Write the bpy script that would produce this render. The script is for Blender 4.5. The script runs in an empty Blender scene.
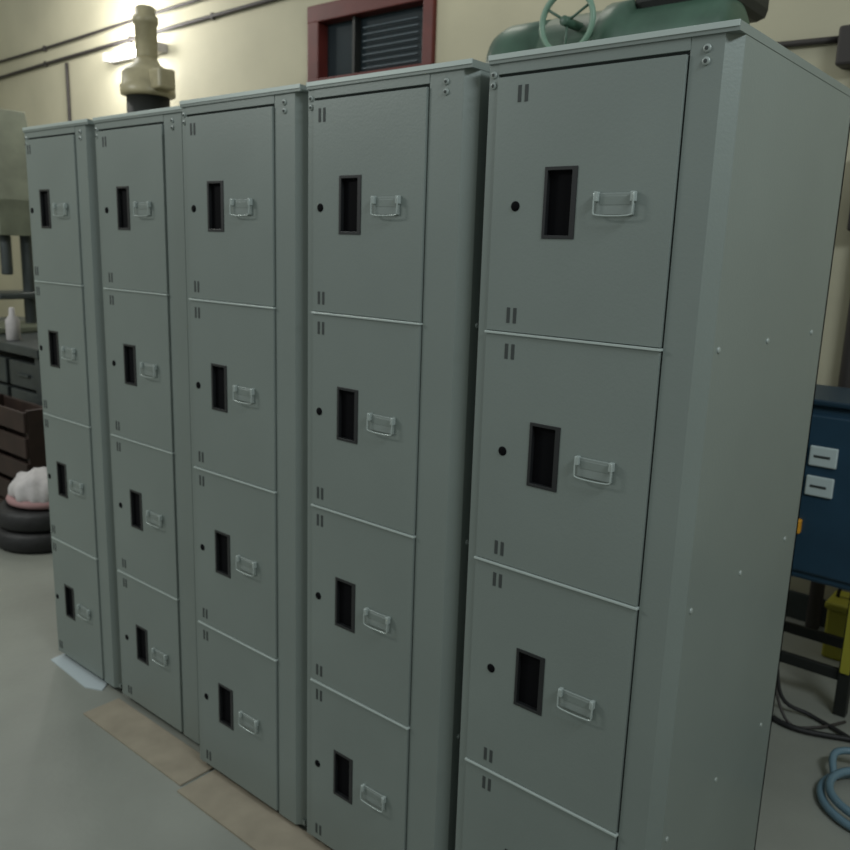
import bpy, bmesh, math, random
from mathutils import Vector, Matrix
random.seed(4)
sc = bpy.context.scene
S = 1.27
CAMZ = 1.51
F0 = 1.27           # y of locker fronts

# ------------------------------------------------------------ materials
def mat(name, col, rough=0.5, metal=0.0, noise=0.0, nscale=8.0, bump=0.0, bscale=60.0, emis=None, estr=0, spec=0.5, col2=None):
    m = bpy.data.materials.new(name); m.use_nodes = True
    nt = m.node_tree; b = nt.nodes['Principled BSDF']
    b.inputs['Base Color'].default_value = (*col, 1)
    b.inputs['Roughness'].default_value = rough
    b.inputs['Metallic'].default_value = metal
    b.inputs['Specular IOR Level'].default_value = spec
    tc = nt.nodes.new('ShaderNodeTexCoord')
    if noise > 0:
        n = nt.nodes.new('ShaderNodeTexNoise'); n.inputs['Scale'].default_value = nscale; n.inputs['Detail'].default_value = 6
        r = nt.nodes.new('ShaderNodeValToRGB')
        c2 = col2 if col2 else tuple(c*(1+noise) for c in col)
        c1 = tuple(c*(1-noise) for c in col)
        r.color_ramp.elements[0].color = (*c1, 1); r.color_ramp.elements[1].color = (*c2, 1)
        r.color_ramp.elements[0].position = .3; r.color_ramp.elements[1].position = .7
        nt.links.new(tc.outputs['Object'], n.inputs['Vector'])
        nt.links.new(n.outputs['Fac'], r.inputs['Fac']); nt.links.new(r.outputs['Color'], b.inputs['Base Color'])
    if bump > 0:
        n2 = nt.nodes.new('ShaderNodeTexNoise'); n2.inputs['Scale'].default_value = bscale; n2.inputs['Detail'].default_value = 3
        bp = nt.nodes.new('ShaderNodeBump'); bp.inputs['Strength'].default_value = bump; bp.inputs['Distance'].default_value = 0.01
        nt.links.new(tc.outputs['Object'], n2.inputs['Vector'])
        nt.links.new(n2.outputs['Fac'], bp.inputs['Height']); nt.links.new(bp.outputs['Normal'], b.inputs['Normal'])
    if emis:
        b.inputs['Emission Color'].default_value = (*emis, 1); b.inputs['Emission Strength'].default_value = estr
    return m

PAINT = mat('locker_paint', (.195, .228, .212), .38, .1, .05, 3.0, .04, 220)
EDGE = mat('locker_edge_highlight', (.44, .50, .475), .35, .2)  # lighter tone paints in the light caught by folded edges
SCREW = mat('locker_screw', (.30, .34, .32), .4, .2)
RIM = mat('latch_rim', (.012, .013, .014), .4)
SEAM = mat('dark_seam', (.04, .048, .046), .7)
CHROME = mat('clear_handle', (.36, .41, .39), .25, .2)
PANE = mat('clear_handle_pane', (.235, .27, .255), .25, .1)
HOLE = mat('dark_hole', (.003, .003, .004), .8, spec=.1)
BLACK = mat('black_plastic', (.006, .006, .008), .35)
WALL = mat('cream_wall_paint', (.45, .425, .31), .8, 0, .10, 1.6, .25, 9)
FLOORM = mat('concrete_floor', (.245, .255, .225), .36, 0, .16, 1.8, .12, 25)
CARD = mat('cardboard', (.28, .245, .185), .8, 0, .12, 12)
RED = mat('window_red_paint', (.10, .014, .010), .5, 0, .15, 10)
GLASSD = mat('window_dark_glass', (.02, .03, .035), .15)
SLAT = mat('louvre_glass', (.12, .15, .17), .2)
PIPE = mat('conduit_dark', (.035, .03, .028), .6)
CREAMM = mat('machine_cream', (.36, .32, .20), .4, 0, .2, 12)
DARKM = mat('machine_dark', (.02, .022, .02), .5, .3)
GREEN = mat('machine_green', (.055, .11, .075), .4, 0, .2, 9)
GREENL = mat('machine_green_light', (.18, .30, .22), .4)
GREENG = mat('machine_greygreen', (.15, .165, .12), .5, 0, .2, 9)
BLUE = mat('blue_enamel', (.018, .050, .085), .4, 0, .15, 7)
BLUED = mat('blue_enamel_dark', (.010, .032, .055), .45)
LABEL = mat('white_label', (.50, .58, .58), .5)
ORANGE = mat('orange_switch', (.65, .30, .02), .4)
YEL = mat('yellow_paint', (.32, .30, .03), .5)
STEEL = mat('bench_steel', (.055, .065, .065), .45, .3, .2, 8)
WHITE = mat('white_cloth', (.45, .43, .43), .8, 0, .15, 14)
PINK = mat('pink_cloth', (.34, .2, .2), .8)
RUB = mat('black_rubber', (.012, .012, .013), .6, 0, 0, 1, .3, 40)
BROWN = mat('brown_crate', (.03, .016, .012), .6, 0, .3, 9)
HOSE = mat('blue_hose', (.12, .20, .25), .35)
TUBE = mat('tube_glow', (1, 1, 1), .5, emis=(.95, .98, 1), estr=24)
PAPER = mat('white_paper', (.42, .48, .50), .7)

# ------------------------------------------------------------ mesh builder
class MB:
    def __init__(s, name):
        s.name = name; s.bm = bmesh.new(); s.mats = []
    def mi(s, m):
        if m not in s.mats: s.mats.append(m)
        return s.mats.index(m)
    def box(s, x0, x1, y0, y1, z0, z1, m, bev=0, rot=None, piv=None):
        t = bmesh.new()
        bmesh.ops.create_cube(t, size=1)
        c = Vector(((x0+x1)/2, (y0+y1)/2, (z0+z1)/2))
        for v in t.verts:
            v.co = Vector((v.co.x*(x1-x0), v.co.y*(y1-y0), v.co.z*(z1-z0)))
        if bev: bmesh.ops.bevel(t, geom=t.edges[:], offset=bev, segments=2, affect='EDGES', profile=.5)
        M = Matrix.Translation(c)
        if rot: 
            p = Vector(piv) if piv else c
            M = Matrix.Translation(p) @ rot.to_4x4() @ Matrix.Translation(c-p)
        t.transform(M); s.merge(t, m, False)
    def merge(s, t, m, smooth):
        i = s.mi(m)
        mp = {v: s.bm.verts.new(v.co) for v in t.verts}
        for f in t.faces:
            try:
                nf = s.bm.faces.new([mp[v] for v in f.verts]); nf.material_index = i; nf.smooth = smooth
            except ValueError: pass
        t.free()
    def prism(s, poly, h0, h1, m, axis='Z'):
        t = bmesh.new()
        def P(a, b, h):
            return (a, b, h) if axis == 'Z' else ((h, a, b) if axis == 'X' else (a, h, b))
        lo = [t.verts.new(P(a, b, h0)) for a, b in poly]; hi = [t.verts.new(P(a, b, h1)) for a, b in poly]
        t.faces.new(lo[::-1]); t.faces.new(hi)
        n = len(poly)
        for i in range(n): t.faces.new([lo[i], lo[(i+1) % n], hi[(i+1) % n], hi[i]])
        bmesh.ops.recalc_face_normals(t, faces=t.faces[:])
        s.merge(t, m, False)
    def lathe(s, p0, p1, prof, m, seg=28):
        p0 = Vector(p0); d = (Vector(p1)-p0).normalized()
        u = d.orthogonal().normalized(); w = d.cross(u)
        t = bmesh.new(); rings = []
        for a, r in prof:
            rings.append([t.verts.new(p0+d*a+(u*math.cos(2*math.pi*k/seg)+w*math.sin(2*math.pi*k/seg))*max(r, 1e-4)) for k in range(seg)])
        for i in range(len(rings)-1):
            for k in range(seg):
                t.faces.new([rings[i][k], rings[i][(k+1) % seg], rings[i+1][(k+1) % seg], rings[i+1][k]])
        t.faces.new(rings[0][::-1]); t.faces.new(rings[-1])
        bmesh.ops.recalc_face_normals(t, faces=t.faces[:])
        s.merge(t, m, True)
    def cyl(s, p0, p1, r, m, seg=20):
        L = (Vector(p1)-Vector(p0)).length; b = min(r*.15, L*.2)
        s.lathe(p0, p1, [(0, r-b), (b, r), (L-b, r), (L, r-b)], m, seg)
    def tube(s, pts, r, m, seg=8, closed=False, sub=6):
        P = [Vector(p) for p in pts]; n = len(P); C = []
        rng = n if closed else n-1
        for i in range(rng):
            a = P[(i-1) % n] if closed or i > 0 else P[0]; b = P[i]; c = P[(i+1) % n]
            d = P[(i+2) % n] if closed or i+2 < n else P[-1]
            for k in range(sub):
                q = k/sub
                C.append(.5*((2*b)+(-a+c)*q+(2*a-5*b+4*c-d)*q*q+(-a+3*b-3*c+d)*q**3))
        if not closed: C.append(P[-1])
        t = bmesh.new(); rings = []; N = len(C); u = None
        for i in range(N):
            d = (C[(i+1) % N]-C[i-1]) if closed or 0 < i < N-1 else (C[1]-C[0] if i == 0 else C[-1]-C[-2])
            d.normalize()
            u = d.orthogonal().normalized() if u is None else (u-d*u.dot(d)).normalized()
            w = d.cross(u)
            rings.append([t.verts.new(C[i]+(u*math.cos(2*math.pi*k/seg)+w*math.sin(2*math.pi*k/seg))*r) for k in range(seg)])
        for i in range(N if closed else N-1):
            for k in range(seg):
                t.faces.new([rings[i][k], rings[i][(k+1) % seg], rings[(i+1) % N][(k+1) % seg], rings[(i+1) % N][k]])
        if not closed: t.faces.new(rings[0][::-1]); t.faces.new(rings[-1])
        bmesh.ops.recalc_face_normals(t, faces=t.faces[:])
        s.merge(t, m, True)
    def plate_hole(s, x0, x1, z0, z1, hx0, hx1, hz0, hz1, yf, yb, m):
        t = bmesh.new(); xs = [x0, hx0, hx1, x1]; zs = [z0, hz0, hz1, z1]
        A = [[t.verts.new((x, yf, z)) for z in zs] for x in xs]; B = [[t.verts.new((x, yb, z)) for z in zs] for x in xs]
        for i in range(3):
            for j in range(3):
                if i == 1 and j == 1: continue
                for G in (A, B): t.faces.new([G[i][j], G[i+1][j], G[i+1][j+1], G[i][j+1]])
        for i in range(3):
            for j in (0, 3): t.faces.new([A[i][j], A[i+1][j], B[i+1][j], B[i][j]])
            for j in (0, 3): t.faces.new([A[j][i], A[j][i+1], B[j][i+1], B[j][i]])
        for a, b in (((1, 1), (2, 1)), ((2, 1), (2, 2)), ((2, 2), (1, 2)), ((1, 2), (1, 1))):
            t.faces.new([A[a[0]][a[1]], A[b[0]][b[1]], B[b[0]][b[1]], B[a[0]][a[1]]])
        bmesh.ops.recalc_face_normals(t, faces=t.faces[:])
        s.merge(t, m, False)
    def done(s, bevel=0):
        me = bpy.data.meshes.new(s.name); s.bm.to_mesh(me); s.bm.free()
        for m in s.mats: me.materials.append(m)
        o = bpy.data.objects.new(s.name, me); sc.collection.objects.link(o)
        xs = [v.co for v in me.vertices]
        c = Vector(((min(v.x for v in xs)+max(v.x for v in xs))/2, (min(v.y for v in xs)+max(v.y for v in xs))/2, min(v.z for v in xs)))
        me.transform(Matrix.Translation(-c)); o.location = c
        if bevel:
            b = o.modifiers.new('bevel', 'BEVEL'); b.width = bevel; b.segments = 2; b.limit_method = 'ANGLE'; b.angle_limit = math.radians(40)
        return o

# ------------------------------------------------------------ room
XL, XR, YB, YF, H = -8.6, 2.6, 3.6, -3.0, 3.7
o = MB('floor'); o.box(XL-.1, XR+.1, YF, YB+.1, -.1, 0, FLOORM); o.done()
WX0, WX1, WZ0, WZ1 = -3.95, -3.02, 2.42, 2.85
o = MB('wall_back'); o.plate_hole(XL, XR, 0, H, WX0, WX1, WZ0, WZ1, YB, YB+.1, WALL); o.done()
o = MB('wall_left'); o.box(XL-.1, XL, YF, YB+.1, 0, H, WALL); o.done()
o = MB('wall_right'); o.box(XR, XR+.1, YF, YB+.1, 0, H, WALL); o.done()
o = MB('baseboard_back'); o.box(XL, XR, YB-.015, YB, 0, .12, STEEL, .003); o.done()

o = MB('window_1')
fw = .075
o.box(WX0-.02, WX1+.02, YB-.03, YB+.06, WZ1-fw, WZ1+.02, RED, .006)
o.box(WX0-.02, WX1+.02, YB-.03, YB+.06, WZ0-.02, WZ0+fw*.6, RED, .006)
o.box(WX0-.02, WX0+fw, YB-.028, YB+.06, WZ0, WZ1, RED, .006)
o.box(WX1-fw*.7, WX1+.02, YB-.028, YB+.06, WZ0, WZ1, RED, .006)
o.box(WX0, WX1, YB+.05, YB+.06, WZ0, WZ1, GLASSD)
o.box(WX0+.33, WX0+.35, YB+.0, YB+.05, WZ0, WZ1, DARKM)
for i in range(7):
    z = WZ0+.07+i*.036
    o.box(WX0+.40, WX1-.12, YB+.015, YB+.03, z, z+.005, SLAT, rot=Matrix.Rotation(math.radians(-15), 3, 'X'))
o.done()

def conduit(name, pts, r=.012):
    b = MB(name); b.tube(pts, r, PIPE, 8, sub=3)
    for p in pts[1:-1]:
        b.box(p[0]-.012, p[0]+.012, YB-.03, YB-.001, p[2]-.02, p[2]+.02, PIPE, .003)
    return b.done()
yc = YB-.018
conduit('wall_conduit', [(-8.55, yc, 2.86), (-7.2, yc, 2.90), (-5.9, yc, 2.93), (-4.9, yc, 2.95), (-3.8, yc, 2.97)], .014)
conduit('wall_conduit', [(-8.55, yc, 3.0), (-7.2, yc, 3.02), (-5.6, yc, 3.06), (-4.6, yc, 3.08), (-2.6, yc, 3.1)], .011)
conduit('wall_conduit', [(-6.85, yc, 2.87), (-6.85, yc, 2.4), (-6.85, yc, 1.5), (-6.85, yc, .5)], .014)
conduit('wall_conduit', [(-2.2, yc, 2.36), (-1.4, yc, 2.34), (-1.0, yc, 2.33)], .013)
conduit('wall_conduit', [(-.80, yc, 2.33), (0, yc, 2.33), (1.5, yc, 2.33)], .013)
b = MB('junction_box')
b.box(-.98, -.84, YB-.10, YB-.002, 2.22, 2.36, PIPE, .01); b.cyl((-.80, YB-.05, 0), (-.80, YB-.05, 2.2), .028, PIPE)
b.box(-.88, -.76, YB-.09, YB-.002, 2.14, 2.24, PIPE, .01); b.box(-.86, -.74, YB-.11, YB-.002, 1.62, 1.92, PIPE, .01)
b.done()

b = MB('fluorescent_lamp')
b.box(-6.15, -5.45, YB-.05, YB-.001, 2.79, 2.85, WHITE, .005)
b.cyl((-6.12, YB-.075, 2.82), (-5.48, YB-.075, 2.82), .02, TUBE)
b.box(-6.15, -6.11, YB-.10, YB-.04, 2.79, 2.85, WHITE, .005); b.box(-5.49, -5.45, YB-.10, YB-.04, 2.79, 2.85, WHITE, .005)
b.done()

# ------------------------------------------------------------ lockers
HT = CAMZ+.262*S
def locker(L, C, DR, R, F, depth=.64):
    b = MB('metal_locker')
    L, C, DR, R = L*S, C*S, DR*S, R*S
    DL = L+.02; B = F+depth; c = .021; BOT = .022; TOP = HT; th = .012
    b.prism([(DR, F), (R-c, F), (R, F+c*1.1), (R, B), (R-th, B), (R-th, F+c+.008), (R-c-.006, F+th), (DR, F+th)], BOT, TOP-.012, PAINT)
    b.prism([(L, F), (DL, F), (DL, F+th), (L+th, F+th), (L+th, B), (L, B)], BOT, TOP-.012, PAINT)
    b.box(L, R, B-.01, B, BOT, TOP-.012, PAINT)
    b.box(L-.001, R+.001, F-.004, B+.001, TOP-.014, TOP, PAINT)
    b.box(L-.001, R, F-.0055, F-.002, TOP-.008, TOP+.001, EDGE)  # painted highlight along the lid's front edge
    b.box(L, R, F+.012, B, BOT, BOT+.015, PAINT)
    for fx in (L+.04, R-.04):
        for fy in (F+.06, B-.06): b.box(fx-.02, fx+.02, fy-.02, fy+.02, 0, BOT, SEAM)
    P = .352*S; ZT = CAMZ+.2345*S
    b.box(DL, DR, F-.001, F+th, ZT+.003, TOP-.012, PAINT)
    b.box(DL, DR, F+.006, F+.014, BOT, ZT+.003, SEAM)
    for k in range(4):
        zt = ZT-k*P-.003; zb = ZT-(k+1)*P+.003
        if k == 3: zb = max(zb, BOT+.008)
        cx = C; cz = ZT-(k+.485)*P
        hx, hz = .030, .058
        x0, x1 = DL+.002, DR-.003
        b.plate_hole(x0, x1, zb, zt, cx-hx, cx+hx, cz-hz, cz+hz, F-.005, F+.005, PAINT)
        b.plate_hole(cx-hx-.002, cx+hx+.002, cz-hz-.002, cz+hz+.002, cx-hx+.004, cx+hx-.008, cz-hz+.004, cz+hz-.004, F-.0065, F+.004, RIM)
        b.box(cx-hx, cx+hx, F+.003, F+.0055, cz-hz, cz+hz, HOLE)
        b.lathe((cx-.090, F-.004, cz-.005), (cx-.090, F-.010, cz-.005), [(0, .009), (.002, .009), (.0035, .006), (.0036, .001)], HOLE, 16)
        hcx = cx+.106; w = .035; hh = .018; hz0 = cz-.003
        y0 = F-.005
        pts = [(hcx-w, y0-.010, hz0+hh), (hcx-w, y0-.011, hz0-hh*.5), (hcx-w*.8, y0-.011, hz0-hh), (hcx+w*.8, y0-.011, hz0-hh), (hcx+w, y0-.011, hz0-hh*.5), (hcx+w, y0-.010, hz0+hh)]
        b.tube(pts, .0017, CHROME, 6, sub=3)
        b.box(hcx-w-.002, hcx-w+.006, y0-.011, y0, hz0+hh*.2, hz0+hh+.002, CHROME, .0015)
        b.box(hcx+w-.006, hcx+w+.002, y0-.011, y0, hz0+hh*.2, hz0+hh+.002, CHROME, .0015)
        b.box(hcx-w*.97, hcx+w*.97, y0-.004, y0, hz0-hh*.95, hz0+hh, PANE, .001)
        b.box(hcx-w*.8, hcx+w*.8, y0-.0045, y0, hz0-hh*.1, hz0+hh*.75, PAINT, .001)
        for zz in (zt-.030, zb+.030):
            for dx in (-.007, .007):
                b.box(C-.086+dx-.0036, C-.086+dx+.0036, F-.0058, F-.004, zz-.014, zz+.014, SEAM)
        if k < 3:
            b.box(DL, DR, F-.0085, F+.004, zb-.0056, zb-.0014, EDGE)  # light strip standing in for the glint on door edges
            for dy in (.045, .28, .55):
                b.lathe((R-.001, F+dy, zb), (R+.004, F+dy, zb), [(0, .006), (.0025, .0055), (.004, .003)], SCREW, 12)
    for jx in (L+.010, (DR+R-c)/2):
        for zz in (TOP-.032, TOP-.050):
            b.lathe((jx, F+.001, zz), (jx, F-.004, zz), [(0, .0065), (.003, .0062), (.004, .004)], SCREW, 14)
            b.lathe((jx, F-.003, zz), (jx, F-.0045, zz), [(0, .003), (.0015, .003)], SEAM, 10)
    return b.done(.0014)

locker(-.733, -.605, -.442, -.3845, F0)
locker(-1.108, -1.002, -.842, -.762, F0)
locker(-1.473, -1.365, -1.195, -1.125, F0)
locker(-1.860, -1.747, -1.585, -1.505, F0+.04)
locker(-2.204, -2.110, -1.950, -1.885, F0+.04)

b = MB('cardboard_strip'); b.box(-2.37, -1.83, 1.175, 1.30, .0, .006, CARD); b.done(.001)
b = MB('cardboard_strip'); b.box(-1.815, -1.0, 1.155, 1.285, .0, .007, CARD); b.done(.001)
b = MB('paper_sheet'); b.prism([(-2.79, 1.275), (-2.52, 1.262), (-2.46, 1.29), (-2.5, 1.34), (-2.8, 1.34)], 0, .003, PAPER); b.done()

# ------------------------------------------------------------ machines behind
b = MB('turret_milling_machine')
cx, cy = -4.13, 2.6
b.box(cx-.35, cx+.35, cy-.3, cy+.3, 0, .15, GREENG, .02)
b.box(cx-.2, cx+.2, cy-.15, cy+.25, .15, 1.5, GREENG, .03)
b.box(cx-.4, cx+.4, cy-.28, cy-.0, .85, .95, STEEL, .01)
b.box(cx-.16, cx+.16, cy-.28, cy+.2, 1.5, 1.95, CREAMM, .03)
b.lathe((cx, cy, 1.95), (cx, cy, 3), [(0, .13), (.12, .13), (.14, .11), (.30, .11)], DARKM)
b.lathe((cx, cy, 2.235), (cx, cy, 3), [(0, .10), (.008, .138), (.02, .14), (.055, .14), (.06, .130), (.12, .128), (.13, .12), (.165, .07), (.2, .05)], CREAMM)
b.lathe((cx, cy, 2.42), (cx, cy, 3), [(0, .05), (.02, .056), (.17, .056), (.175, .064), (.21, .064), (.215, .05), (.25, .052), (.26, .04)], CREAMM)
b.box(cx+.10, cx+.20, cy-.06, cy+.04, 2.26, 2.36, CREAMM, .012)
b.done()

b = MB('mechanical_press')
cx, cy = -1.36, 2.42
b.box(cx-.35, cx+.4, cy-.1, cy+.45, 0, .2, GREEN, .02)
b.box(cx-.25, cx-.1, cy-.05, cy+.4, .2, 1.95, GREEN, .02); b.box(cx+.15, cx+.3, cy-.05, cy+.4, .2, 1.95, GREEN, .02)
b.box(cx-.3, cx+.35, cy-.1, cy+.4, .8, .95, GREEN, .02)
b.box(cx-.3, cx+.35, cy-.06, cy+.35, 1.75, 2.06, GREEN, .03)
b.lathe((cx-.38, cy+.02, 2.08), (1, cy+.02, 2.08), [(0, .04), (.01, .10), (.03, .135), (.07, .15), (.20, .15), (.205, .138), (.225, .138), (.23, .15), (.42, .15), (.43, .165), (.50, .165), (.51, .14), (.78, .14), (.80, .10)], GREEN)
hx_, hy_, hz_ = cx-.02, cy-.17, 2.165
b.tube([(hx_+.085*math.cos(a), hy_, hz_+.085*math.sin(a)) for a in [k*math.pi/6 for k in range(12)]], .009, GREENL, 8, closed=True)
for k in range(3):
    a = k*2*math.pi/3+.5
    b.cyl((hx_, hy_, hz_), (hx_+.083*math.cos(a), hy_, hz_+.083*math.sin(a)), .004, GREEN, 8)
b.cyl((hx_, hy_-.02, hz_), (hx_, hy_+.10, hz_), .014, GREEN)
b.box(cx+.12, cx+.42, cy-.05, cy+.25, 2.19, 2.34, DARKM, .03)
b.done()

b = MB('drilling_machine')
cx, cy = -5.58, 2.45
b.box(cx-.25, cx+.15, cy-.2, cy+.3, .885, .93, GREENG, .01)
b.cyl((cx-.05, cy+.15, .92), (cx-.05, cy+.15, 2.1), .04, STEEL)
b.prism([(cx-.30, 2.28), (cx-.06, 2.28), (cx+.15, 1.72), (cx+.15, 1.50), (cx-.25, 1.50)], cy-.1, cy+.2, GREENG, 'Y')
b.prism([(cx-.10, 2.22), (cx-.05, 2.20), (cx+.14, 1.74), (cx+.09, 1.70)], cy-.14, cy-.1, CREAMM, 'Y')
b.cyl((cx-.02, cy, 1.25), (cx-.02, cy, 1.5), .035, STEEL)
b.box(cx-.2, cx+.12, cy-.12, cy+.22, 1.10, 1.14, STEEL, .01)
b.done(.004)

b = MB('workbench')
x0, x1, y0, y1 = -6.6, -4.62, 2.15, 2.95
b.box(x0, x1, y0, y1, .83, .885, STEEL, .006)
for x in (x0+.05, x1-.05, (x0+x1)/2):
    for y in (y0+.05, y1-.05): b.box(x-.03, x+.03, y-.03, y+.03, 0, .83, STEEL, .004)
for k, x in enumerate((-5.5, -5.05)):
    for j in range(3): 
        b.box(x, x+.4, y0+.03, y0+.5, .8-.17*(j+1), .8-.17*j-.02, STEEL, .006)
        b.box(x+.13, x+.27, y0+.012, y0+.03, .8-.17*j-.10, .8-.17*j-.085, STEEL, .003)
b.done()
b = MB('plastic_bottle')
b.lathe((-5.10, 2.24, .885), (-5.10, 2.24, 2), [(0, .035), (.005, .04), (.12, .04), (.15, .018), (.19, .016), (.195, .012)], WHITE); b.done()
b = MB('storage_crate')
b.box(-4.95, -4.35, 1.93, 2.10, .0, .04, BROWN, .005)
for z in (.06, .2, .34, .48): b.box(-4.95, -4.35, 1.93, 1.95, z, z+.11, BROWN, .005); b.box(-4.95, -4.35, 2.08, 2.10, z, z+.11, BROWN, .005)
for x in (-4.95, -4.38): b.box(x, x+.03, 1.95, 2.08, 0, .6, BROWN, .004)
b.done()

b = MB('tyre_stack')
cx, cy = -4.02, 1.86
for j, r in enumerate((.24, .225)):
    b.lathe((cx, cy, j*.1), (cx, cy, 1), [(0, r-.08), (.0, r-.02), (.02, r), (.08, r), (.098, r-.02), (.099, r-.08), (.05, r-.1)], RUB)
b.done()
b = MB('cloth_bundle')
t = bmesh.new(); bmesh.ops.create_icosphere(t, subdivisions=4, radius=1)
for v in t.verts:
    n = v.co.copy(); k = 1+.10*math.sin(7*n.x+3*n.z)*math.cos(6*n.y)+.05*math.sin(15*n.y+9*n.x)
    v.co = Vector((n.x*.17*k+cx, n.y*.15*k+cy, max(n.z*.10*k, -.06)+.262))
b.merge(t, WHITE, True)
b.tube([(cx+.17*math.cos(a), cy+.15*math.sin(a), .225) for a in [k*math.pi/6 for k in range(12)]], .02, PINK, 8, closed=True)
b.done()

b = MB('control_cabinet')
x0, x1, y0, y1, z0, z1 = -.95, -.30, 2.86, 3.2, .45, 1.05
b.box(x0, x1, y0, y1, z0, z1, BLUE, .012)
b.box(x0+.02, x1-.02, y0-.012, y0+.01, z0+.03, z1-.03, BLUE, .008)
b.box(x0-.01, x1+.01, y0-.02, y1, z1, z1+.02, BLUED, .006)
for z in (.885, .785):
    b.box(-.720, -.635, y0-.022, y0-.010, z-.033, z+.033, LABEL, .004)
    b.box(-.705, -.655, y0-.024, y0-.02, z-.004, z+.004, STEEL, .001)
b.box(-.755, -.715, y0-.035, y0-.010, .615, .665, ORANGE, .006)
b.cyl((-.735, y0-.05, .64), (-.735, y0-.03, .64), .012, BLACK)
for x in (x0+.02, -.55):
    for y in (y0+.02, y1-.06): b.box(x, x+.04, y, y+.04, .0, z0, DARKM, .004)
b.box(-.545, -.515, y0+.010, y0+.02, .16, z0, YEL, .002)
b.box(x0+.02, -.52, y0+.03, y0+.05, .12, .16, DARKM, .004)
b.box(x0+.02, -.52, y1-.05, y1-.03, .12, .16, DARKM, .004)
b.tube([(-.86, 2.83, .46), (-.84, 2.78, .2), (-.80, 2.75, .02), (-.70, 2.70, .012), (-.6, 2.68, .012), (-.45, 2.74, .012), (-.3, 2.80, .012)], .009, RUB)
b.tube([(-.80, 2.84, .46), (-.74, 2.80, .25), (-.69, 2.77, .06), (-.60, 2.80, .012), (-.5, 2.76, .012), (-.38, 2.70, .012)], .007, RUB)
b.tube([(-.78, 2.84, .46), (-.75, 2.78, .30), (-.71, 2.74, .12), (-.64, 2.70, .012), (-.56, 2.74, .010), (-.50, 2.84, .010)], .005, PIPE)
b.done()
b = MB('yellow_toolbox')
b.box(-.70, -.60, 3.30, 3.45, 0, .20, YEL, .01); b.box(-.71, -.59, 3.29, 3.46, .20, .23, YEL, .01); b.tube([(-.685, 3.375, .23), (-.675, 3.375, .27), (-.625, 3.375, .27), (-.615, 3.375, .23)], .007, BLACK)
b.done()
b = MB('air_hose')
for k in range(2):
    r = .15-.02*k
    b.tube([(-.31+r*math.cos(a), 2.42+r*math.sin(a), .016+.024*k) for a in [j*math.pi/5 for j in range(10)]], .012, HOSE, 8, closed=True)
b.tube([(-.44, 2.46, .03), (-.46, 2.54, .06), (-.38, 2.59, .06), (-.2, 2.58, .02)], .011, HOSE)
b.done()

# ------------------------------------------------------------ lights
def area(name, loc, target, size, sy, power, col):
    l = bpy.data.lights.new(name, 'AREA'); l.shape = 'RECTANGLE'; l.size = size; l.size_y = sy; l.energy = power; l.color = col
    ob = bpy.data.objects.new(name, l); sc.collection.objects.link(ob); ob.location = loc
    ob.rotation_euler = (Vector(target)-Vector(loc)).to_track_quat('-Z', 'Y').to_euler()
area('unseen_area_light', (-4.8, -1.0, 3.4), (-4.0, .6, .5), 1.2, .3, 68, (.98, 1, .96))  # unseen overhead area light for the room
area('unseen_area_light', (-5.8, 2.6, 3.5), (-5.8, 3.5, 2.6), 1.2, .2, 20, (1, .98, .92))  # added area light for the glow on the back wall, no fixture
area('unseen_area_light', (1.5, .6, 3.3), (-.4, 1.6, 1.1), 1.2, .3, 48, (.88, .96, 1))  # added from the right to brighten locker chamfers and side, no fixture
area('unseen_area_light', (-2.5, 3.0, 3.6), (-2.3, 3.4, 2.0), 1.2, .2, 6, (1, .96, .85))  # weak unseen area light aimed at the back wall, no fixture
pl = bpy.data.lights.new('tube_point', 'POINT'); pl.energy = 30; pl.shadow_soft_size = .12; pl.color = (1, .98, .94)
ob = bpy.data.objects.new('tube_point', pl); sc.collection.objects.link(ob); ob.location = (-5.8, YB-.30, 2.9)

w = bpy.data.worlds.new('World'); sc.world = w; w.use_nodes = True
bg = w.node_tree.nodes['Background']; bg.inputs['Color'].default_value = (.84, .92, .90, 1); bg.inputs['Strength'].default_value = .40

# ------------------------------------------------------------ camera
f = 830.0
d = Vector((-125, 3875, 830)).normalized()
r = Vector((d.y, -d.x, 0)).normalized()
h = r.cross(d).normalized()
th = math.radians(39.7)
Xc = math.cos(th)*r-math.sin(th)*h
Yc = math.sin(th)*r+math.cos(th)*h
Zc = -d
ex = Vector((Xc.x, Yc.x, Zc.x)); ey = Vector((Xc.y, Yc.y, Zc.y)); ez = Vector((Xc.z, Yc.z, Zc.z))
R = Matrix((ex, -ey, -ez)).transposed().to_4x4()
cam = bpy.data.cameras.new('camera'); co = bpy.data.objects.new('camera', cam); sc.collection.objects.link(co)
cam.sensor_width = 36; cam.lens = f/850*36; cam.clip_start = .05
cam.dof.use_dof = True; cam.dof.focus_distance = 1.15; cam.dof.aperture_fstop = 8.0
co.matrix_world = Matrix.Translation((0, 0, CAMZ)) @ R
sc.camera = co
sc.view_settings.view_transform = 'Standard'
